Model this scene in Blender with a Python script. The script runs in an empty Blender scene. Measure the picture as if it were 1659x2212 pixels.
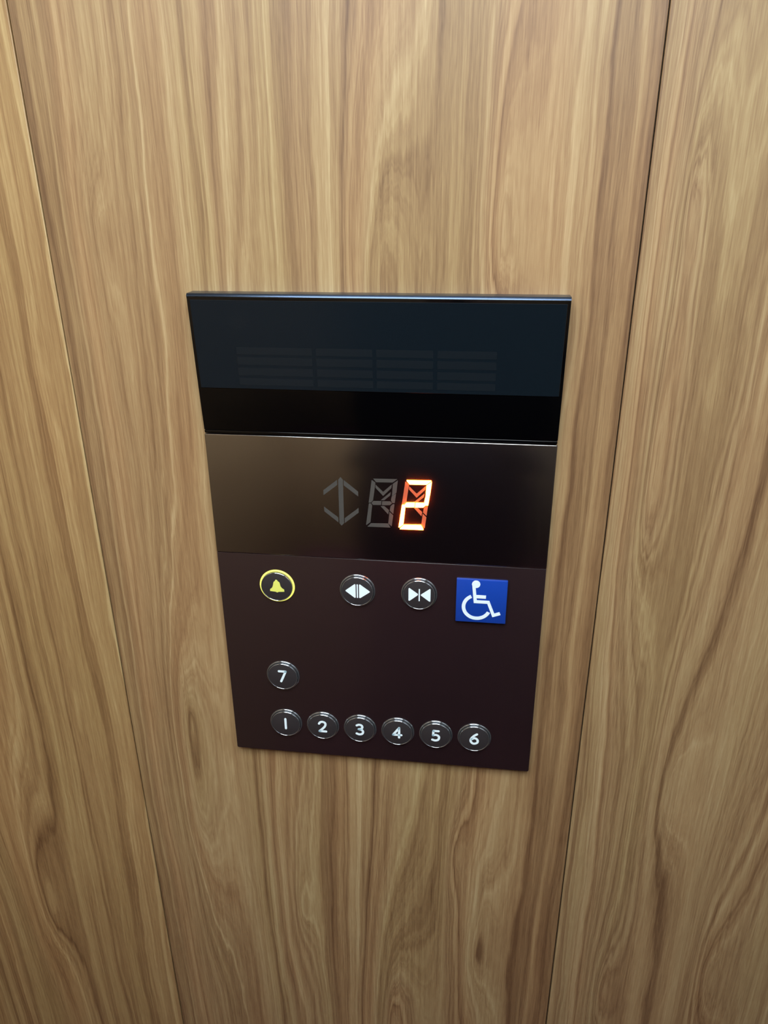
import bpy, bmesh, math, random
from mathutils import Vector, Matrix, Euler

# ------------------------------------------------------------------ camera
S = bpy.context.scene
C = S.collection
ZO = 1.32                      # height of the display's top edge above the car floor
MM = 0.001
cam_d = bpy.data.cameras.new('camera')
cam = bpy.data.objects.new('camera', cam_d)
C.objects.link(cam)
cam.location = (0.07731, -0.55033, ZO + 0.17896)
cam.rotation_euler = (1.16015, 0.00663, 0.12798)
cam_d.sensor_fit = 'HORIZONTAL'
cam_d.sensor_width = 36.0
cam_d.lens = 1638.48 * 36.0 / 1659.0
cam_d.clip_start = 0.01
S.camera = cam

# ------------------------------------------------------------------ world, exposure
w = bpy.data.worlds.new('world'); S.world = w
w.use_nodes = True
w.node_tree.nodes['Background'].inputs[0].default_value = (0.5, 0.55, 0.6, 1)
w.node_tree.nodes['Background'].inputs[1].default_value = 0.05
S.view_settings.view_transform = 'Standard'
S.view_settings.look = 'None'
S.view_settings.gamma = 1.0
S.view_settings.use_curve_mapping = False
S.view_settings.exposure = 0.0

LIGHT_COL = (0.86, 0.95, 1.0)
LIGHT_POW = 13.4
# car interior, metres
XL, XR, YB, H = -0.66, 0.597, -1.5, 2.08

# ------------------------------------------------------------------ node helpers
class NT:
    def __init__(self, name):
        self.m = bpy.data.materials.new(name)
        self.m.use_nodes = True
        self.t = self.m.node_tree
        self.p = self.t.nodes['Principled BSDF']
    def n(self, typ, **kw):
        nd = self.t.nodes.new(typ)
        for k, v in kw.items():
            setattr(nd, k, v)
        return nd
    def put(self, sock, v):
        if isinstance(v, bpy.types.NodeSocket):
            self.t.links.new(v, sock)
        else:
            sock.default_value = v
    def m_(self, op, a, b=0.0, c=0.0):
        nd = self.n('ShaderNodeMath', operation=op)
        self.put(nd.inputs[0], a); self.put(nd.inputs[1], b); self.put(nd.inputs[2], c)
        return nd.outputs[0]
    def noise(self, vec=None, w=None, scale=1.0, detail=2.0, rough=0.5):
        nd = self.n('ShaderNodeTexNoise', noise_dimensions='1D' if w is not None else '2D')
        if w is not None:
            self.put(nd.inputs['W'], w)
        else:
            self.put(nd.inputs['Vector'], vec)
        nd.inputs['Scale'].default_value = scale
        nd.inputs['Detail'].default_value = detail
        nd.inputs['Roughness'].default_value = rough
        return nd.outputs[0]
    def xyz(self, x, y, z=0.0):
        nd = self.n('ShaderNodeCombineXYZ')
        self.put(nd.inputs[0], x); self.put(nd.inputs[1], y); self.put(nd.inputs[2], z)
        return nd.outputs[0]
    def ramp(self, fac, stops, interp='LINEAR'):
        nd = self.n('ShaderNodeValToRGB')
        r = nd.color_ramp
        r.interpolation = interp
        while len(r.elements) < len(stops):
            r.elements.new(0.5)
        for e, (p, c) in zip(r.elements, stops):
            e.position = p
        for e, (p, c) in zip(r.elements, stops):
            e.position = p
            e.color = (c[0], c[1], c[2], 1) if isinstance(c, tuple) else (c, c, c, 1)
        self.put(nd.inputs[0], fac)
        return nd.outputs[0]

def plain(name, col, rough=0.5, metal=0.0, ior=1.5, emit=None, strength=0.0, speck=0.0, coat=0.0):
    """simple surface with a faint procedural mottling so that nothing is perfectly flat"""
    t = NT(name)
    tc = t.n('ShaderNodeTexCoord')
    ns = t.n('ShaderNodeTexNoise'); ns.inputs['Scale'].default_value = 350.0
    t.t.links.new(tc.outputs['Object'], ns.inputs['Vector'])
    mr = t.n('ShaderNodeMapRange')
    t.t.links.new(ns.outputs[0], mr.inputs[0])
    mr.inputs[3].default_value = 1.0 - speck; mr.inputs[4].default_value = 1.0 + speck
    mx = t.n('ShaderNodeVectorMath', operation='SCALE')
    mx.inputs[0].default_value = col
    t.t.links.new(mr.outputs[0], mx.inputs['Scale'])
    t.t.links.new(mx.outputs[0], t.p.inputs['Base Color'])
    t.p.inputs['Roughness'].default_value = rough
    t.p.inputs['Metallic'].default_value = metal
    t.p.inputs['IOR'].default_value = ior
    t.p.inputs['Coat Weight'].default_value = coat
    t.p.inputs['Coat Roughness'].default_value = 0.03
    if emit:
        t.p.inputs['Emission Color'].default_value = (*emit, 1)
        t.p.inputs['Emission Strength'].default_value = strength
    return t.m

def wood(name, seed, bumps, bands, x0, x1, tint=(1, 1, 1), axis='X'):
    """printed wood laminate: growth lines are contours of a warped field, so they run up the
    board and close into cathedral arches around the listed centres"""
    t = NT(name)
    tc = t.n('ShaderNodeTexCoord')
    sp = t.n('ShaderNodeSeparateXYZ')
    t.t.links.new(tc.outputs['Object'], sp.inputs[0])
    x = sp.outputs[0] if axis == 'X' else sp.outputs[1]
    z = t.m_('SUBTRACT', sp.outputs[2], ZO)
    A = lambda a, b: t.m_('ADD', a, b)
    M = lambda a, b: t.m_('MULTIPLY', a, b)
    def n2(sx, sz, off, detail=2.0, rough=0.5):
        v = t.xyz(t.m_('MULTIPLY_ADD', x, sx, seed + off), t.m_('MULTIPLY_ADD', z, sz, seed * 0.7 + off))
        return t.m_('SUBTRACT', t.noise(vec=v, detail=detail, rough=rough), 0.5)
    w1 = M(n2(3.5, 1.0, 3.1), 0.040)
    w2 = M(n2(22.0, 3.0, 7.7), 0.014)
    w3 = M(n2(90.0, 16.0, 1.3, 3.0), 0.0050)
    warp = A(A(w1, w2), w3)
    g = A(x, warp)
    jag = M(n2(330.0, 7.0, 41.0, 2.0), 0.022)
    zj = A(z, jag)
    xj = A(x, M(w2, 0.6))
    for (bx, bz, sx, su, sd, a) in bumps:
        dx = t.m_('DIVIDE', t.m_('SUBTRACT', xj, bx), sx)
        dz = t.m_('SUBTRACT', zj, bz)
        dz = A(t.m_('DIVIDE', t.m_('MAXIMUM', dz, 0.0), su), t.m_('DIVIDE', t.m_('MINIMUM', dz, 0.0), sd))
        q = A(A(M(dx, dx), M(dz, dz)), 0.02)
        e = t.m_('EXPONENT', M(t.m_('POWER', q, 0.55), -1.0))
        g = A(g, M(e, a))
    def n1(freq, off, detail=2.0, rough=0.5):
        return t.m_('SUBTRACT', t.noise(w=t.m_('MULTIPLY_ADD', g, freq, seed * 3.3 + off), detail=detail, rough=rough), 0.5)
    broad = n1(34.0, 0.0, 1.0)
    mid = n1(105.0, 11.0, 2.0, 0.6)
    fine = n1(420.0, 23.0, 2.0, 0.6)
    fib = n2(900.0, 16.0, 5.0, 3.0, 0.7)
    pore = n2(1500.0, 70.0, 9.0, 2.0, 0.6)
    blot = n2(16.0, 5.0, 13.0, 3.0)
    stk = n2(260.0, 5.0, 17.0, 3.0, 0.65)
    v = A(0.5, M(broad, 0.40))
    v = A(v, M(mid, 0.74))
    v = A(v, M(fine, 0.40))
    v = A(v, M(stk, 0.46))
    v = A(v, M(fib, 0.40))
    v = A(v, M(pore, 0.26))
    v = A(v, M(blot, 0.20))
    vd = t.m_('MAXIMUM', t.m_('SUBTRACT', 1.0, M(t.m_('ABSOLUTE', n1(46.0, 71.0, 1.0)), 13.0)), 0.0)
    vp = t.m_('MAXIMUM', t.m_('SUBTRACT', 1.0, M(t.m_('ABSOLUTE', n1(38.0, 93.0, 1.0)), 11.0)), 0.0)
    msk = A(0.6, M(n2(30.0, 4.0, 67.0), 1.6))
    v = A(v, M(M(vd, msk), -0.16))
    v = A(v, M(M(vp, msk), 0.12))
    if bands:
        stops = [((bx - x0) / (x1 - x0), 0.5 + 0.75 * bv) for bx, bv in bands]
        u = t.m_('DIVIDE', t.m_('SUBTRACT', g, x0), x1 - x0)
        v = A(v, t.m_('SUBTRACT', t.ramp(u, stops, 'EASE'), 0.5))
    v = t.m_('MULTIPLY_ADD', v, 1.06, -0.03)
    col = t.ramp(v, [(0.0, (0.140, 0.075, 0.036)), (0.28, (0.235, 0.141, 0.071)),
                     (0.50, (0.317, 0.208, 0.108)), (0.68, (0.380, 0.268, 0.144)),
                     (0.95, (0.472, 0.365, 0.215))])
    hue = n1(22.0, 57.0, 1.0)
    hue = A(hue, M(n2(9.0, 2.2, 31.0), 0.8))
    tn = t.ramp(A(hue, 0.5), [(0.2, (1.03, 0.975, 0.96)), (0.5, (1, 1, 1)), (0.8, (0.985, 1.01, 0.97))])
    mx = t.n('ShaderNodeVectorMath', operation='MULTIPLY')
    t.put(mx.inputs[0], col); t.put(mx.inputs[1], tn)
    mt = t.n('ShaderNodeVectorMath', operation='MULTIPLY')
    t.put(mt.inputs[0], mx.outputs[0]); mt.inputs[1].default_value = tint
    t.t.links.new(mt.outputs[0], t.p.inputs['Base Color'])
    t.p.inputs['Roughness'].default_value = 0.46
    t.p.inputs['IOR'].default_value = 1.64
    bp = t.n('ShaderNodeBump'); bp.inputs['Strength'].default_value = 0.12; bp.inputs['Distance'].default_value = 0.0003
    t.put(bp.inputs['Height'], A(fib, pore))
    t.t.links.new(bp.outputs[0], t.p.inputs['Normal'])
    return t.m

# ------------------------------------------------------------------ object helpers
ORG = {}
def link(name, mesh, origin, parent=None):
    o = bpy.data.objects.new(name, mesh)
    C.objects.link(o)
    org = Vector(origin)
    if parent:
        o.parent = parent
        o.location = org - ORG[parent.name]
    else:
        o.location = org
    ORG[o.name] = org
    return o
def tag(o, label=None, cat=None, group=None, kind=None):
    if label: o['label'] = label
    if cat: o['category'] = cat
    if group: o['group'] = group
    if kind: o['kind'] = kind
    return o
def to_mesh(name, bm, mats, smooth=None):
    bmesh.ops.recalc_face_normals(bm, faces=bm.faces)
    me = bpy.data.meshes.new(name)
    bm.to_mesh(me); bm.free()
    for m in (mats if isinstance(mats, (list, tuple)) else [mats]):
        me.materials.append(m)
    if smooth is not None:
        me.shade_smooth()
        me.set_sharp_from_angle(angle=math.radians(smooth))
    return me
def bevel(bm, edges, off, seg=2):
    bmesh.ops.bevel(bm, geom=list(edges), offset=off, segments=seg, profile=0.5, affect='EDGES', clamp_overlap=True)
def box_bm(x0, x1, y0, y1, z0, z1, bev=0.0, seg=2, org=(0, 0, 0)):
    bm = bmesh.new()
    bmesh.ops.create_cube(bm, size=1.0)
    for v in bm.verts:
        v.co = Vector(((x0 + x1) / 2 + v.co.x * (x1 - x0), (y0 + y1) / 2 + v.co.y * (y1 - y0),
                       (z0 + z1) / 2 + v.co.z * (z1 - z0))) - Vector(org)
    if bev:
        bevel(bm, bm.edges, bev, seg)
    return bm
def box(name, mat, x0, x1, y0, y1, z0, z1, parent=None, bev=0.0, seg=2, origin=None):
    o = origin if origin is not None else ((0, 0, 0))
    bm = box_bm(x0, x1, y0, y1, z0, z1, bev, seg, o)
    return link(name, to_mesh(name, bm, mat, 40 if bev else None), o, parent)
def prism_bm(pts, y_back, y_front, bev=0.0, bm=None):
    """outline in (x, z), extruded from y_back towards the viewer at y_front"""
    own = bm is None
    bm = bm or bmesh.new()
    n = len(pts)
    a = [bm.verts.new((x, y_back, z)) for x, z in pts]
    b = [bm.verts.new((x, y_front, z)) for x, z in pts]
    bm.faces.new(a)
    f = bm.faces.new(b[::-1])
    for i in range(n):
        bm.faces.new((a[i], b[i], b[(i + 1) % n], a[(i + 1) % n]))
    if bev:
        bevel(bm, [e for e in f.edges], bev, 1)
    return bm
def lathe_bm(prof, seg=64, bm=None, closed=False):
    """profile of (radius, y), turned about the y axis; y runs into the wall"""
    bm = bm or bmesh.new()
    rings = []
    for r, y in prof:
        if r < 1e-9:
            rings.append([bm.verts.new((0, y, 0))])
        else:
            rings.append([bm.verts.new((r * math.cos(2 * math.pi * k / seg), y, r * math.sin(2 * math.pi * k / seg))) for k in range(seg)])
    prs = list(zip(rings, rings[1:]))
    if closed:
        prs.append((rings[-1], rings[0]))
    for a, b in prs:
        for k in range(seg):
            k2 = (k + 1) % seg
            if len(a) == 1 and len(b) == 1:
                continue
            if len(a) == 1:
                bm.faces.new((a[0], b[k], b[k2]))
            elif len(b) == 1:
                bm.faces.new((a[k], b[0], a[k2]))
            else:
                bm.faces.new((a[k], b[k], b[k2], a[k2]))
    return bm
def smooth_path(pts, per=8):
    """Catmull-Rom through the points"""
    out = []
    P = [pts[0]] + list(pts) + [pts[-1]]
    for i in range(1, len(P) - 2):
        p0, p1, p2, p3 = [Vector(q) for q in P[i - 1:i + 3]]
        for k in range(per):
            u = k / per
            out.append(0.5 * ((2 * p1) + (p2 - p0) * u + (2 * p0 - 5 * p1 + 4 * p2 - p3) * u * u + (3 * p1 - p0 - 3 * p2 + p3) * u ** 3))
    out.append(Vector(pts[-1]))
    return out
def stroke_outline(path, wd):
    """outline of a pen stroke with round ends"""
    L, Rr = [], []
    n = len(path)
    for i, p in enumerate(path):
        d = (path[min(i + 1, n - 1)] - path[max(i - 1, 0)]).normalized()
        nn = Vector((-d.y, d.x)) * wd / 2
        L.append(p + nn); Rr.append(p - nn)
    d1 = (path[-1] - path[-2]).normalized(); d0 = (path[0] - path[1]).normalized()
    def cap(c, d):
        a0 = math.atan2(d.y, d.x)
        return [c + Vector((math.cos(a0 + a), math.sin(a0 + a))) * wd / 2 for a in (1.05, 0.52, 0, -0.52, -1.05)]
    return L + cap(path[-1], d1) + Rr[::-1] + cap(path[0], d0)
def ribbon(bm, path, wd, y_back, y_front):
    """pen stroke as quads (safe for curved strokes) with rounded caps, extruded"""
    n = len(path)
    rows = []
    for i, p in enumerate(path):
        d = (path[min(i + 1, n - 1)] - path[max(i - 1, 0)]).normalized()
        nn = Vector((-d.y, d.x)) * wd / 2
        rows.append((p + nn, p - nn))
    def caprows(c, d):
        out = []
        for a in (0.35, 0.75, 1.15, 1.45):
            off = d * math.sin(a) * wd / 2
            s = Vector((-d.y, d.x)) * math.cos(a) * wd / 2
            out.append((c + off + s, c + off - s))
        return out
    d1 = (path[-1] - path[-2]).normalized(); d0 = (path[1] - path[0]).normalized()
    pre = [(a, b) for a, b in caprows(path[0], -d0)]
    pre = [(b, a) for a, b in pre][::-1]
    rows = pre + rows + caprows(path[-1], d1)
    fr = [[bm.verts.new((q.x, y_front, q.y)) for q in r] for r in rows]
    bk = [[bm.verts.new((q.x, y_back, q.y)) for q in r] for r in rows]
    for i in range(len(rows) - 1):
        bm.faces.new((fr[i][0], fr[i + 1][0], fr[i + 1][1], fr[i][1]))
        bm.faces.new((fr[i][0], bk[i][0], bk[i + 1][0], fr[i + 1][0]))
        bm.faces.new((fr[i][1], fr[i + 1][1], bk[i + 1][1], bk[i][1]))
    bm.faces.new((fr[0][0], fr[0][1], bk[0][1], bk[0][0]))
    bm.faces.new((fr[-1][0], bk[-1][0], bk[-1][1], fr[-1][1]))

# ------------------------------------------------------------------ materials
SEAM_L, SEAM_R = -0.2411, 0.1782
W_CENTRE = wood('wood_laminate_centre', 4.2,
    [(0.006, 0.110, 0.030, 0.16, 0.10, 0.085), (-0.182, -0.300, 0.026, 0.16, 0.30, 0.080), (0.012, -0.700, 0.036, 0.26, 0.40, 0.120),
     (0.088, 0.140, 0.018, 0.20, 0.06, 0.036), (-0.098, 0.060, 0.014, 0.10, 0.08, 0.024), (0.100, -0.560, 0.020, 0.18, 0.08, 0.040),
     (-0.200, 0.150, 0.018, 0.06, 0.12, 0.030), (-0.085, -0.520, 0.018, 0.14, 0.10, 0.034), (0.075, -0.430, 0.010, 0.06, 0.05, 0.022)],
    [(-0.262, -0.02), (-0.222, -0.12), (-0.210, 0.06), (-0.190, 0.06), (-0.173, -0.12), (-0.162, -0.10), (-0.154, 0.12),
     (-0.147, -0.10), (-0.133, 0.11), (-0.117, -0.07), (-0.105, 0.10), (-0.094, -0.10), (-0.088, 0.10), (-0.070, 0.02),
     (-0.056, 0.12), (-0.049, -0.13), (-0.037, -0.09), (-0.022, -0.05), (-0.015, 0.12), (0.0, 0.02), (0.018, 0.05),
     (0.032, -0.12), (0.047, -0.03), (0.055, 0.09), (0.063, -0.10), (0.078, 0.08), (0.095, -0.03), (0.112, -0.13),
     (0.126, 0.10), (0.140, 0.10), (0.150, -0.20), (0.170, -0.25)], -0.262, 0.18, (1.01, 0.955, 0.85))
W_RIGHT = wood('wood_laminate_right', 9.6,
    [(0.208, -0.020, 0.022, 0.38, 0.16, 0.080), (0.206, 0.165, 0.009, 0.05, 0.05, 0.022), (0.262, -0.330, 0.024, 0.16, 0.10, 0.045),
     (0.330, -0.560, 0.028, 0.16, 0.20, 0.055), (0.230, -0.600, 0.022, 0.12, 0.16, 0.045)],
    [(0.170, 0.08), (0.186, 0.05), (0.200, -0.10), (0.212, 0.06), (0.226, 0.13), (0.234, -0.13), (0.250, -0.04), (0.270, 0.06),
     (0.290, -0.12), (0.310, 0.08), (0.325, -0.08), (0.345, 0.07), (0.365, -0.12), (0.40, 0.06), (0.45, -0.1), (0.52, 0.08), (0.6, 0.0)],
    0.170, 0.60, (0.99, 0.945, 0.86))
W_LEFT = wood('wood_laminate_left', 15.3,
    [(-0.375, -0.560, 0.026, 0.20, 0.10, 0.055), (-0.300, -0.300, 0.012, 0.25, 0.2, 0.02), (-0.430, -0.35, 0.03, 0.18, 0.12, 0.05), (-0.265, 0.05, 0.010, 0.14, 0.12, 0.014)],
    [(-0.66, 0.0), (-0.52, 0.08), (-0.46, -0.08), (-0.42, 0.08), (-0.39, -0.10), (-0.36, 0.06), (-0.335, -0.08), (-0.315, 0.08), (-0.300, -0.06),
     (-0.285, 0.10), (-0.270, -0.04), (-0.255, 0.10), (-0.241, 0.02)], -0.66, -0.241, (1.04, 0.95, 0.76))
W_BACK = wood('wood_laminate_back', 22.1, [(-0.4, -0.3, 0.04, 0.2, 0.15, 0.06), (0.3, -0.5, 0.04, 0.2, 0.15, 0.06)], None, -0.66, 0.6)
W_SIDE = wood('wood_laminate_side', 31.7, [(-0.5, -0.3, 0.04, 0.2, 0.15, 0.06)], None, -1.5, 0.0, axis='Y')
EDGE_SHEEN = plain('blue_grey_edge_sheen', (0.075, 0.105, 0.165), 0.28, metal=1.0)  # bluish sheen of the ceiling light on the top edge, put into the colour
GROOVE = plain('groove_dark', (0.015, 0.011, 0.008), 0.7)
BLACK_GLOSS = plain('black_gloss_plastic', (0.0010, 0.0010, 0.0014), 0.11, ior=1.42)
WINDOW_M = plain('smoked_window', (0.0048, 0.0085, 0.0125), 0.22, ior=1.42, speck=0.08)
BAR_M = plain('indicator_bar_grey', (0.0078, 0.0112, 0.0148), 0.23, ior=1.42)
LENS_M = plain('sensor_lens_dark', (0.0060, 0.0096, 0.0134), 0.22, ior=1.42)
SMOKED = plain('smoked_half_mirror', (0.0052, 0.0025, 0.0030), 0.17, ior=3.3, speck=0.03)
PLATE = plain('brown_satin_plate', (0.0165, 0.0077, 0.0092), 0.27, ior=1.70, speck=0.10)
SEG_OFF = plain('segment_unlit', (0.060, 0.056, 0.051), 0.6)
SEG_ON = plain('segment_lit', (0.8, 0.4, 0.1), 0.5, emit=(1.0, 0.115, 0.0080), strength=160.0)
SEG_LEAK = plain('segment_leaking', (0.055, 0.045, 0.04), 0.6, emit=(1.0, 0.13, 0.015), strength=0.55)  # unlit segments; orange spill from lit neighbours put in as weak emission
CAP_M = plain('button_cap', (0.029, 0.024, 0.026), 0.5, speck=0.12)
COLLAR_M = plain('clear_collar', (0.34, 0.37, 0.40), 0.10, metal=0.9, coat=1.0)
COLLAR_LIT = plain('collar_lit_yellow', (0.6, 0.6, 0.1), 0.4, emit=(0.82, 0.80, 0.15), strength=1.0)
BELL_LIT = plain('bell_lit_yellow', (0.55, 0.55, 0.12), 0.5, emit=(0.55, 0.60, 0.10), strength=0.45)
WHITE_SYM = plain('white_symbol', (0.80, 0.92, 0.98), 0.45, emit=(0.75, 0.95, 1.0), strength=0.08)  # faint emission added to brighten the symbols
BLUE = plain('blue_sign', (0.008, 0.050, 0.36), 0.32, speck=0.03)
SIGN_W = plain('white_sign_print', (0.82, 0.93, 0.98), 0.4)
CEIL = plain('ceiling_white', (0.80, 0.82, 0.84), 0.5)
CARPET = plain('maroon_carpet', (0.13, 0.045, 0.055), 0.9, speck=0.3)
STEEL = plain('door_steel', (0.30, 0.30, 0.31), 0.35, metal=0.9)
LAMP_M = plain('lamp_diffuser', (0.8, 0.8, 0.8), 0.5, emit=LIGHT_COL, strength=LIGHT_POW)
TRIM_M = plain('lamp_trim', (0.55, 0.55, 0.56), 0.3, metal=0.8)

# ------------------------------------------------------------------ car shell
T = 0.03
def struct(o): return tag(o, kind='structure')
struct(box('floor', CARPET, XL - T, XR + T, YB - T, T, -T, 0.0))
struct(box('ceiling', CEIL, XL - T, XR + T, YB - T, T, H, H + T))
PAN = 0.004      # laminate boards stand off a dark backing, leaving narrow joints
def wood_wall(name, axis, const, sign, cuts, mats, extent, gap=0.0009):
    a, b = extent
    if axis == 'Y':
        back = struct(box(name, GROOVE, a, b, const + sign * PAN, const + sign * (PAN + T), 0, H))
    else:
        back = struct(box(name, GROOVE, const + sign * PAN, const + sign * (PAN + T), a, b, 0, H))
    for (p, q), m in zip(zip(cuts, cuts[1:]), mats):
        lo, hi = p + gap / 2, q - gap / 2
        if axis == 'Y':
            y0, y1 = sorted((const, const + sign * PAN))
            box('wood_panel', m, lo, hi, y0, y1, 0.0, H, back, bev=0.0005, seg=1)
        else:
            x0, x1 = sorted((const, const + sign * PAN))
            box('wood_panel', m, x0, x1, lo, hi, 0.0, H, back, bev=0.0005, seg=1)
    return back
wood_wall('wall_front', 'Y', 0.0, 1, [XL, SEAM_L, SEAM_R, XR], [W_LEFT, W_CENTRE, W_RIGHT], (XL, XR))
wood_wall('wall_back', 'Y', YB, -1, [XL, SEAM_L, SEAM_R, XR], [W_BACK] * 3, (XL, XR))
wood_wall('wall_left', 'X', XL, -1, [YB, -1.0, -0.5, 0.0], [W_SIDE] * 3, (YB, 0.0))
# door side of the car
struct(box('wall_right', STEEL, XR + 0.012, XR + 0.012 + T, YB, 0.0, 0, H))
dr = struct(box('door_1', STEEL, XR, XR + 0.012, -0.749, -0.15, 0.005, 2.0, bev=0.002))
dr2 = struct(box('door_2', STEEL, XR, XR + 0.012, -1.35, -0.751, 0.005, 2.0, bev=0.002))

# ceiling light, a recessed diffuser near the control panel's wall
LX0, LX1, LY0, LY1 = -0.45, 0.48, -1.10, -0.38
lamp = bpy.data.objects.new('ceiling_light', None); C.objects.link(lamp)
lamp.location = ((LX0 + LX1) / 2, (LY0 + LY1) / 2, H); ORG[lamp.name] = lamp.location.copy()
tag(lamp, 'wide white ceiling light panel overhead, seen only as a glint on the panel edges', 'ceiling light')
oc = ORG[lamp.name]
box('diffuser', LAMP_M, LX0, LX1, LY0, LY1, H - 0.010, H - 0.002, lamp, origin=oc)
for (a, b, c_, d) in ((LX0 - .02, LX1 + .02, LY1, LY1 + .02), (LX0 - .02, LX1 + .02, LY0 - .02, LY0),
                      (LX0 - .02, LX0, LY0, LY1), (LX1, LX1 + .02, LY0, LY1)):
    box('lamp_trim', TRIM_M, a, b, c_, d, H - 0.014, H, lamp, bev=0.002, origin=oc)

# ------------------------------------------------------------------ control panel
HW = 0.135                       # half width
FY = -0.0065                     # face of the lower plate
PB = (0.0, 0.0, ZO - 0.3081)
panel = bpy.data.objects.new('elevator_control_panel', None); C.objects.link(panel)
panel.location = PB; ORG[panel.name] = Vector(PB)
tag(panel, 'black and dark brown elevator control panel with lit orange 2 on wood wall', 'control panel')
def Z(mm): return ZO + mm * MM

# slanted black housing at the top: profile in (y, z) drawn out along x
def profile_x(name, prof, x0, x1, mat, parent, bev, origin, seg=2):
    bm = bmesh.new()
    o = Vector(origin)
    a = [bm.verts.new(Vector((x0, y, z)) - o) for y, z in prof]
    b = [bm.verts.new(Vector((x1, y, z)) - o) for y, z in prof]
    bm.faces.new(a); bm.faces.new(b[::-1])
    n = len(prof)
    for i in range(n):
        bm.faces.new((a[i], b[i], b[(i + 1) % n], a[(i + 1) % n]))
    if bev:
        bevel(bm, [e for e in bm.edges if all(v.co.y + o.y < -0.001 for v in e.verts)], bev, seg)
    return link(name, to_mesh(name, bm, mat, 30), origin, parent)
hs = (0, 0, ZO)
housing = profile_x('top_housing', [(0, Z(104.7)), (-0.0138, Z(104.7)), (-0.0086, Z(37)), (-0.0060, Z(3.2)), (0, Z(3.2))],
                    -HW, HW, BLACK_GLOSS, panel, 0.0003, hs)
profile_x('top_edge_sheen', [(0, Z(106.8)), (-0.0124, Z(106.8)), (-0.0140, Z(104.9)), (-0.0138, Z(104.7)), (0, Z(104.7))],
          -HW - 0.0001, HW + 0.0001, EDGE_SHEEN, panel, 0.0003, hs)['label'] = 'top edge of the housing, its ceiling light sheen put in as blue-grey metal'  # added strip that carries the housing edge's painted sheen
housing['label'] = 'glossy black slanted top housing'
SL = (0.0138 - 0.0086) / (104.6 - 37.0)          # forward lean of the housing face per mm
def sy(z): return -0.0086 - (z - 37.0) * SL
# smoked window lying on the slanted face
win = profile_x('smoked_window', [(sy(102.4) + .0008, Z(102.4)), (sy(102.4) - .0006, Z(102.4)), (sy(37.2) - .0006, Z(37.2)), (sy(37.2) + .0008, Z(37.2))],
                -HW + 0.0023, HW - 0.0022, WINDOW_M, housing, 0.0002, hs, 1)
win['label'] = 'dark blue-black smoked window with faint unlit bars'
for x0, x1 in ((-102, -45.5), (-42.5, -1.2), (1.6, 42.6), (45.6, 87.4)):
    for z0, z1 in ((63.4, 68.9), (55.6, 61.4), (47.6, 53.4), (40.2, 45.5)):
        profile_x('indicator_bar', [(sy(z1) - .0005, Z(z1)), (sy(z1) - .00068, Z(z1)), (sy(z0) - .00068, Z(z0)), (sy(z0) - .0005, Z(z0))],
                  x0 * MM, x1 * MM, BAR_M, housing, 0, hs)
bm = lathe_bm([(0, -0.00003), (0.0059, -0.00003), (0.0060, 0.0002)], 40)
lens = link('sensor_lens', to_mesh('sensor_lens', bm, LENS_M, 40), (-0.0985, sy(86.7) - 0.0006, Z(86.7)), housing)
lens.rotation_euler = (math.atan(SL * 1000), 0, 0)
# narrow lip between the housing and the lower plate
box('trim_lip', BLACK_GLOSS, -HW + 0.0002, HW - 0.0002, -0.0064, 0.0, Z(0.6), Z(3.0), panel, bev=0.0005, seg=3, origin=(0, 0, ZO))
# lower part
box('back_box', GROOVE, -HW + 0.002, HW - 0.002, FY + 0.002, 0.0, Z(-306), Z(0.4), panel, origin=(0, 0, ZO))
disp = box('display_window', SMOKED, -HW - 0.0002, HW + 0.0002, FY - 0.0001, FY + 0.0035, Z(-102.9), Z(0.0), panel, bev=0.0009, seg=3, origin=(0, 0, ZO))
disp['label'] = 'glossy smoked display window'
bm = box_bm(-HW, HW, FY, 0.0, Z(-308.1), Z(-103.1), 0, org=(0, 0, ZO))
bevel(bm, [e for e in bm.edges if abs(e.verts[0].co.y - e.verts[1].co.y) > 0.003 and e.verts[0].co.z < -0.2], 0.0014, 4)
bevel(bm, [e for e in bm.edges if all(abs(v.co.y - FY) < 1e-6 for v in e.verts)], 0.0004, 2)
plate = link('face_plate', to_mesh('face_plate', bm, PLATE, 40), (0, 0, ZO), panel)
plate['label'] = 'dark brown satin face plate'

# ---- segment display
DIGIT = {'top': [(-2.62, -31.97), (16.33, -31.6), (12.64, -34.56), (-0.2, -34.86)],
 'ul': [(-3.74, -33.04), (-0.8, -35.28), (-2.85, -50.31), (-4.52, -52.08), (-6.41, -52.33)],
 'vee': [(-0.74, -36.86), (5.17, -42.72), (12.19, -36.06), (11.66, -39.25), (5.15, -46.16), (-0.84, -39.48)],
 'slash': [(11.28, -42.44), (10.68, -45.5), (6.02, -49.73), (3.17, -49.87)],
 'ur1': [(16.7, -32.56), (15.59, -43.05), (12.17, -45.84), (12.78, -35.72)],
 'ur2': [(15.37, -43.69), (14.25, -51.76), (12.38, -51.85), (11.26, -49.49), (11.87, -46.25)],
 'ml': [(-4.15, -52.47), (-2.63, -50.78), (3.77, -50.5), (3.51, -53.89), (-2.89, -54.19)],
 'mr': [(4.36, -50.62), (10.88, -50.47), (12.15, -52.02), (10.5, -53.72), (4.11, -54.02)],
 'back': [(3.13, -54.88), (5.99, -54.74), (9.73, -58.05), (9.11, -61.76)],
 'lr1': [(12.75, -52.8), (14.1, -52.74), (13.11, -61.15), (10.33, -58.43), (10.87, -54.75)],
 'lr2': [(10.1, -59.42), (13.03, -62.38), (11.8, -71.91), (9.08, -69.57)],
 'll': [(-6.2, -52.89), (-4.53, -52.81), (-3.65, -54.64), (-5.14, -69.05), (-8.46, -71.88), (-8.76, -71.48)],
 'bot': [(-4.77, -70.03), (8.93, -69.57), (10.81, -73.04), (-7.72, -73.17)]}
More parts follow.
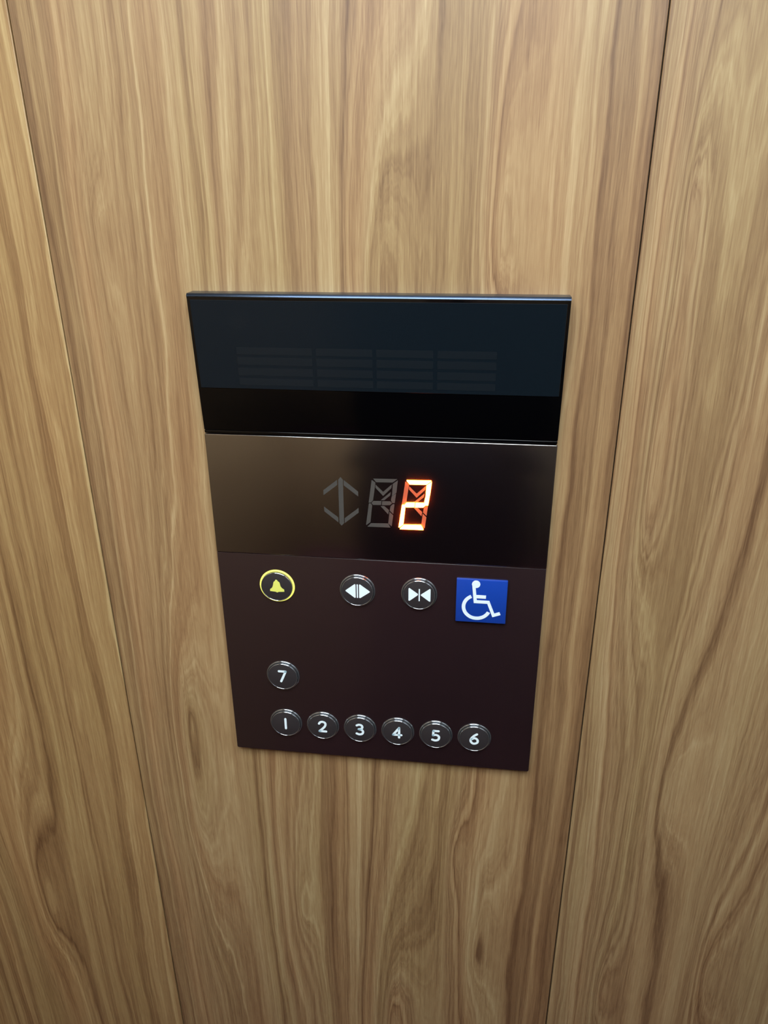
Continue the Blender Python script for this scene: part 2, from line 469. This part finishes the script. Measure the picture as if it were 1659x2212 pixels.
ARROW = [[(-30.2, -34.0), (-28.3, -31.71), (-26.4, -33.8), (-26.45, -71.0), (-28.5, -73.42), (-30.25, -71.4)],
 [(-31.08, -34.2), (-30.98, -38.4), (-42.32, -47.6), (-42.3, -43.4)],
 [(-25.81, -34.1), (-14.54, -43.45), (-14.63, -47.5), (-25.87, -38.6)],
 [(-42.33, -57.44), (-31.1, -66.3), (-30.95, -70.78), (-42.2, -61.5)],
 [(-14.5, -57.25), (-14.53, -61.35), (-25.86, -70.94), (-25.9, -66.65)]]
def segment(pts, mat, proud, dx=0.0, dz=0.0):
    P = [((x + dx) * MM, (z + dz) * MM) for x, z in pts]
    bm = prism_bm(P, FY + 0.0004, FY - 0.0001 - proud)
    o = link('segment', to_mesh('segment', bm, mat), (0, 0, ZO), disp)
    return o
for p in ARROW: segment(p, SEG_OFF, 0.00008)
for k, p in DIGIT.items(): segment(p, SEG_OFF, 0.00008)
LIT = ('top', 'ur1', 'ur2', 'ml', 'mr', 'll', 'bot')
for k, p in DIGIT.items():
    if k in LIT:
        o = segment(p, SEG_ON, 0.0012, 26.25, -0.3); o['label'] = 'lit orange display segment'
    else:
        segment(p, SEG_LEAK, 0.00008, 26.25, -0.3)

# ---- push buttons
def button_meshes():
    cap = lathe_bm([(0, -0.0024), (0.0122, -0.0024), (0.0128, -0.0022), (0.0132, -0.0017), (0.0134, -0.0006), (0.0134, 0.001)], 72)
    col = lathe_bm([(0.0134, 0.0006), (0.0135, -0.0006), (0.0138, -0.0009), (0.0142, -0.0010), (0.0147, -0.0008), (0.0150, -0.0003), (0.0151, 0.0006)], 72, closed=True)
    edge = lathe_bm([(0.0127, -0.0020), (0.01275, -0.00245), (0.0130, -0.0026), (0.0133, -0.0024), (0.0135, -0.0016), (0.0134, -0.0010)], 72, closed=True)
    return to_mesh('button', cap, CAP_M, 50), to_mesh('collar', col, COLLAR_M, 60), to_mesh('cap_edge', edge, COLLAR_M, 60)
CAPME, COLME, EDGEME = button_meshes()
COLLIT = COLME.copy(); COLLIT.materials.clear(); COLLIT.materials.append(COLLAR_LIT)
def button(x, z, label, sym_bm, sym_mat, lit=False):
    b = link('button', CAPME, (x * MM, FY, Z(z)), panel)
    b['label'] = label
    o = ORG[b.name]
    c_ = link('collar', COLLIT if lit else COLME, o, b)
    if lit: c_['label'] = 'glowing yellow ring'
    link('cap_edge', EDGEME, o, b)
    link('symbol', to_mesh('symbol', sym_bm, sym_mat, 30), o, b)
    return b
YB0, YF0 = -0.0022, -0.00262
def loc(pts, cx, cz): return [((x - cx) * MM, (z - cz) * MM) for x, z in pts]
# top row
AX, OX, CX, ZR = -85.2, -16.9, 34.4, -131.8
BELL = [(-85.3, -124.9), (-84.4, -125.2), (-84.0, -126.2), (-82.7, -127.0), (-82.2, -128.4), (-81.9, -130.9), (-80.9, -132.4), (-78.8, -134.0), (-78.8, -136.0),
        (-83.6, -136.1), (-84.2, -136.8), (-84.9, -137.1), (-85.7, -136.8), (-86.2, -136.1), (-91.0, -136.1), (-91.0, -134.2), (-88.9, -132.6), (-88.2, -130.9),
        (-87.9, -128.4), (-87.4, -127.0), (-86.2, -126.2), (-86.0, -125.2)]
button(AX, ZR, 'alarm button with yellow bell and glowing yellow ring', prism_bm(loc(BELL, AX, ZR), YB0, YF0, 0.0002), BELL_LIT, True)
OPEN = [[(-18.5, -124.9), (-18.1, -125.4), (-18.1, -137.2), (-18.6, -137.7), (-19.2, -137.5), (-26.5, -131.7), (-26.5, -131.0), (-19.1, -125.0)],
        [(-17.2, -125.0), (-16.1, -125.0), (-16.1, -137.6), (-17.2, -137.6)],
        [(-14.8, -124.9), (-14.2, -125.0), (-6.3, -131.0), (-6.3, -131.7), (-14.1, -137.5), (-14.7, -137.7), (-15.2, -137.2), (-15.2, -125.4)]]
bm = bmesh.new()
for p in OPEN: prism_bm(loc(p, OX, ZR), YB0, YF0, 0, bm)
button(OX, ZR, 'door open button with outward white triangles', bm, WHITE_SYM)
CLOSE = [[(25.8, -126.1), (26.3, -125.6), (26.9, -125.8), (33.6, -130.7), (33.6, -131.6), (26.9, -137.3), (26.3, -137.4), (25.8, -137.0)],
         [(34.2, -126.0), (35.2, -126.0), (35.2, -137.2), (34.2, -137.2)],
         [(43.4, -125.4), (43.9, -125.9), (43.9, -136.7), (43.4, -137.2), (42.8, -137.0), (36.0, -131.8), (36.0, -131.1), (42.8, -125.7)]]
bm = bmesh.new()
for p in CLOSE: prism_bm(loc(p, CX, ZR), YB0, YF0, 0, bm)
button(CX, ZR, 'door close button with inward white triangles', bm, WHITE_SYM)
# numbers, each a set of pen strokes about its button's centre (mm)
NUM = {'7': ([[(-3.0, 5.6), (3.0, 5.6)], [(3.0, 5.6), (-1.5, -4.9)]]),
       '1': ([[(0.0, 5.6), (0.0, -4.9)]]),
       '2': (['c', (-3.1, 3.4), (-1.9, 5.1), (0.2, 5.7), (2.4, 4.7), (2.8, 2.6), (1.8, 0.2), (-0.6, -2.6), (-2.9, -4.9)], [(-2.9, -4.9), (3.2, -4.9)]),
       '3': (['c', (-2.7, 4.8), (-0.8, 5.7), (1.5, 5.2), (2.4, 3.3), (1.4, 1.4), (-1.0, 0.7)], ['c', (-1.0, 0.7), (1.9, 0.0), (3.0, -2.1), (1.9, -4.3), (-0.5, -5.0), (-2.9, -4.2)]),
       '4': ([[(1.5, 5.6), (1.5, -5.0)], [(1.5, 5.6), (-3.9, -2.2)], [(-3.9, -2.2), (3.5, -2.2)]]),
       '5': ([[(2.5, 5.5), (-2.0, 5.5)], [(-2.0, 5.5), (-2.3, 0.6)], ['c', (-2.3, 0.6), (0.2, 1.2), (2.4, 0.2), (3.1, -1.8), (2.0, -4.2), (-0.4, -5.0), (-2.9, -4.3)]]),
       '6': (['c', (2.2, 5.4), (-0.4, 3.4), (-2.6, 0.4), (-3.1, -2.3), (-1.6, -4.6), (0.4, -5.0), (2.6, -3.8), (3.1, -1.6), (1.9, 0.4), (-0.2, 0.9), (-2.4, -0.4)],)}
def numeral(ch):
    bm = bmesh.new()
    for st in NUM[ch]:
        if st[0] == 'c':
            path = smooth_path([Vector(p) * MM for p in st[1:]])
        else:
            a, b = Vector(st[0]) * MM, Vector(st[1]) * MM
            path = [a.lerp(b, k / 4) for k in range(5)]
        ribbon(bm, path, 0.00205, YB0, YF0)
    return bm
PL = {'7': (-85.6, -222.4)}
for i in range(6): PL[str(i + 1)] = (-85.9 + i * 34.23, -274.4)
for ch in '7123456':
    button(PL[ch][0], PL[ch][1], 'round dark floor button with white numeral ' + ch, numeral(ch), WHITE_SYM)

# ------------------------------------------------------------------ wheelchair sign
SB = Vector((0.0852, FY, Z(-153.8)))
sign = bpy.data.objects.new('wheelchair_sign', None); C.objects.link(sign)
sign.location = SB; ORG[sign.name] = SB
tag(sign, 'square blue wheelchair access sign mounted right of the door close button', 'sign')
bm = box_bm(-0.0204, 0.0204, -0.003, 0.0, 0.0, 0.0393)
bevel(bm, bm.edges, 0.0004, 2)
link('sign_plate', to_mesh('sign_plate', bm, BLUE, 40), SB, sign)
def sl(pts): return [(x * MM - SB.x, z * MM + ZO - SB.z) for x, z in pts]
BODY = [(77.0, -118.0), (77.4, -119.5), (79.2, -135.6), (90.1, -135.6), (94.8, -147.9), (101.3, -145.4), (100.3, -142.8), (96.2, -144.4),
        (91.7, -132.9), (81.6, -132.9), (81.3, -131.0), (88.8, -131.0), (88.8, -128.1), (81.0, -128.1), (80.2, -121.5), (78.5, -118.0)]
bm = bmesh.new()
prism_bm(sl(BODY), -0.0028, -0.0033, 0, bm)
hd = [(80.45 + 3.35 * math.cos(a), -118.2 + 3.35 * math.sin(a)) for a in [2 * math.pi * k / 36 for k in range(36)]]
prism_bm(sl(hd), -0.0028, -0.00331, 0, bm)
wc = (81.7, -139.2)
R0, R1 = 9.2, 12.1
arc = [math.radians(a) for a in range(116, 337, 4)]
outer = [(wc[0] + R1 * math.cos(a), wc[1] + R1 * math.sin(a)) for a in arc]
inner = [(wc[0] + R0 * math.cos(a), wc[1] + R0 * math.sin(a)) for a in arc]
fr_o = sl(outer); fr_i = sl(inner)
vo = [[bm.verts.new((p[0], y, p[1])) for p in fr_o] for y in (-0.0028, -0.0033)]
vi = [[bm.verts.new((p[0], y, p[1])) for p in fr_i] for y in (-0.0028, -0.0033)]
for k in range(len(arc) - 1):
    bm.faces.new((vo[1][k], vo[1][k + 1], vi[1][k + 1], vi[1][k]))
    bm.faces.new((vo[0][k], vo[0][k + 1], vo[1][k + 1], vo[1][k]))
    bm.faces.new((vi[0][k], vi[1][k], vi[1][k + 1], vi[0][k + 1]))
for k in (0, -1):
    bm.faces.new((vo[0][k], vo[1][k], vi[1][k], vi[0][k]))
link('wheelchair_symbol', to_mesh('wheelchair_symbol', bm, SIGN_W), SB, sign)

# ------------------------------------------------------------------ the photographer, seen only as a dim reflection
NAVY = plain('navy_coat_cloth', (0.0045, 0.0065, 0.014), 0.95, ior=1.15, speck=0.2)
TROUS = plain('dark_trousers', (0.016, 0.011, 0.013), 0.85, speck=0.2)
SKIN = plain('skin', (0.50, 0.30, 0.21), 0.5)
HAIR = plain('dark_hair', (0.015, 0.011, 0.009), 0.5)
SHOE = plain('shoe_leather', (0.012, 0.012, 0.012), 0.4)
PHONE_M = plain('phone_black', (0.01, 0.01, 0.012), 0.25)
PX, PY = 0.10, -0.90
V, Ed, Rd = [], [], []
def jv(co, r, prev=None):
    V.append((PX + co[0], PY + co[1], co[2])); Rd.append(r if isinstance(r, tuple) else (r, r))
    if prev is not None: Ed.append((prev, len(V) - 1))
    return len(V) - 1
pel = jv((0, 0, 0.93), (0.155, 0.115))
wst = jv((0, 0, 1.10), (0.140, 0.105), pel)
chs = jv((0, 0.0, 1.28), (0.165, 0.12), wst)
nkb = jv((0, -0.01, 1.42), (0.085, 0.07), chs)
nck = jv((0, 0.0, 1.49), (0.052, 0.052), nkb)
jaw = jv((0, 0.025, 1.55), (0.062, 0.072), nck)
hd_ = jv((0, 0.02, 1.62), (0.076, 0.092), jaw)
top_ = jv((0, 0.0, 1.69), (0.058, 0.068), hd_)
nose = jv((0, 0.118, 1.600), (0.013, 0.013), hd_)
for s_ in (-1, 1):
    jv((s_ * 0.084, 0.0, 1.61), (0.012, 0.02), hd_)                # ears
    hip = jv((s_ * 0.085, 0, 0.86), (0.088, 0.092), pel)
    kn = jv((s_ * 0.10, 0.015, 0.49), (0.060, 0.062), hip)
    cf = jv((s_ * 0.10, -0.005, 0.33), (0.054, 0.056), kn)
    an = jv((s_ * 0.10, -0.02, 0.09), (0.038, 0.042), cf)
    ft = jv((s_ * 0.11, 0.07, 0.045), (0.042, 0.040), an)
    jv((s_ * 0.12, 0.17, 0.035), (0.040, 0.032), ft)
    sh = jv((s_ * 0.175, -0.005, 1.385), 0.066, nkb)
    el = jv((s_ * 0.275, 0.06, 1.12), 0.050, sh)
    fo = jv((s_ * 0.20, 0.15, 1.22), 0.044, el)
    wr = jv((s_ * 0.075, 0.27, 1.37), (0.030, 0.024), fo)
    pm = jv((s_ * 0.062, 0.305, 1.415), (0.036, 0.018), wr)
    for q in range(4):                                              # fingers fold round the phone's edge
        k0 = jv((s_ * (0.056 + 0.002 * q), 0.322 - 0.012 * abs(q - 1.5), 1.405 + 0.019 * q), 0.0095, pm)
        k1 = jv((s_ * 0.044, 0.352, 1.408 + 0.020 * q), 0.0085, k0)
        jv((s_ * (0.022 - 0.003 * (q == 3)), 0.358, 1.410 + 0.020 * q), 0.0078, k1)
    t0 = jv((s_ * 0.046, 0.296, 1.43), 0.0115, pm)
    jv((s_ * 0.026, 0.300, 1.462), 0.0095, t0)
me = bpy.data.meshes.new('person_frame')
me.from_pydata(V, Ed, [])
po = bpy.data.objects.new('person_frame', me); C.objects.link(po)
md = po.modifiers.new('skin', 'SKIN'); md.use_smooth_shade = True
for sv, r in zip(me.skin_vertices[0].data, Rd): sv.radius = r
me.skin_vertices[0].data[pel].use_root = True
sb = po.modifiers.new('sub', 'SUBSURF'); sb.levels = 2; sb.render_levels = 2
dg = bpy.context.evaluated_depsgraph_get(); dg.update()
bme = bpy.data.meshes.new_from_object(po.evaluated_get(dg))
bpy.data.objects.remove(po)
bme.name = 'person'
bme.materials.clear()
for m in (SKIN, NAVY, TROUS, SHOE): bme.materials.append(m)
zmin = min(v.co.z for v in bme.vertices)
org = Vector((PX, PY, 0))
for v in bme.vertices: v.co = v.co - org - Vector((0, 0, zmin))
for f in bme.polygons:
    c = f.center
    f.use_smooth = True
    f.material_index = 3 if c.z < 0.08 else 2 if c.z < 0.86 else 0 if (c.z > 1.46 and c.y < 0.2) or (c.y > 0.255 and c.z > 1.3) else 1
person = link('person', bme, org)
tag(person, 'person in a dark navy coat holding up a phone, dimly mirrored in the display', 'person')
def loft(name, rings, mat, parent, seg=40):
    """stack of ellipses (z, rx, ry, y offset)"""
    bm = bmesh.new(); pr = None
    for z, rx, ry, yo in rings:
        cur = [bm.verts.new((rx * math.cos(2 * math.pi * k / seg), yo + ry * math.sin(2 * math.pi * k / seg), z)) for k in range(seg)]
        if pr:
            for k in range(seg): bm.faces.new((pr[k], pr[(k + 1) % seg], cur[(k + 1) % seg], cur[k]))
        pr = cur
    return link(name, to_mesh(name, bm, mat, 60), org, parent)
loft('coat', [(0.40, 0.330, 0.200, 0), (0.60, 0.325, 0.190, 0), (0.80, 0.315, 0.180, 0), (0.98, 0.300, 0.168, 0), (1.12, 0.280, 0.155, 0), (1.27, 0.245, 0.145, 0),
              (1.38, 0.205, 0.120, 0), (1.44, 0.105, 0.085, -0.005), (1.475, 0.070, 0.070, 0)], NAVY, person)
hb = [(1.56, 0.082, 0.070, -0.035), (1.60, 0.094, 0.090, -0.022), (1.66, 0.095, 0.098, -0.012), (1.71, 0.080, 0.085, -0.008), (1.745, 0.045, 0.05, -0.006), (1.752, 0.008, 0.008, -0.006)]
loft('hair', hb, HAIR, person, 32)
for s_ in (-1, 1):
    bm = bmesh.new(); bmesh.ops.create_uvsphere(bm, u_segments=16, v_segments=10, radius=0.011)
    link('eye', to_mesh('eye', bm, HAIR, 60), org + Vector((s_ * 0.031, 0.094, 1.625)), person)
bm = bmesh.new(); bmesh.ops.create_uvsphere(bm, u_segments=16, v_segments=8, radius=1.0)
for v in bm.verts: v.co = Vector((v.co.x * 0.024, v.co.y * 0.007, v.co.z * 0.007))
link('mouth', to_mesh('mouth', bm, plain('lips', (0.35, 0.13, 0.11), 0.5), 60), org + Vector((0, 0.088, 1.558)), person)
# phone in both hands; its lens sits where the picture was taken from
ph = link('phone', to_mesh('phone', box_bm(-0.0375, 0.0375, -0.075, 0.075, 0.004, 0.012, 0.0035, 3), PHONE_M, 40), (0, 0, 0))
mw = Matrix.LocRotScale(cam.location, cam.rotation_euler, None) @ Matrix.Translation((-0.018, -0.058, 0.002))
ph.location = mw.to_translation(); ph.rotation_euler = mw.to_euler()
tag(ph, 'black phone held up in front of the person, at the point of view', 'phone')
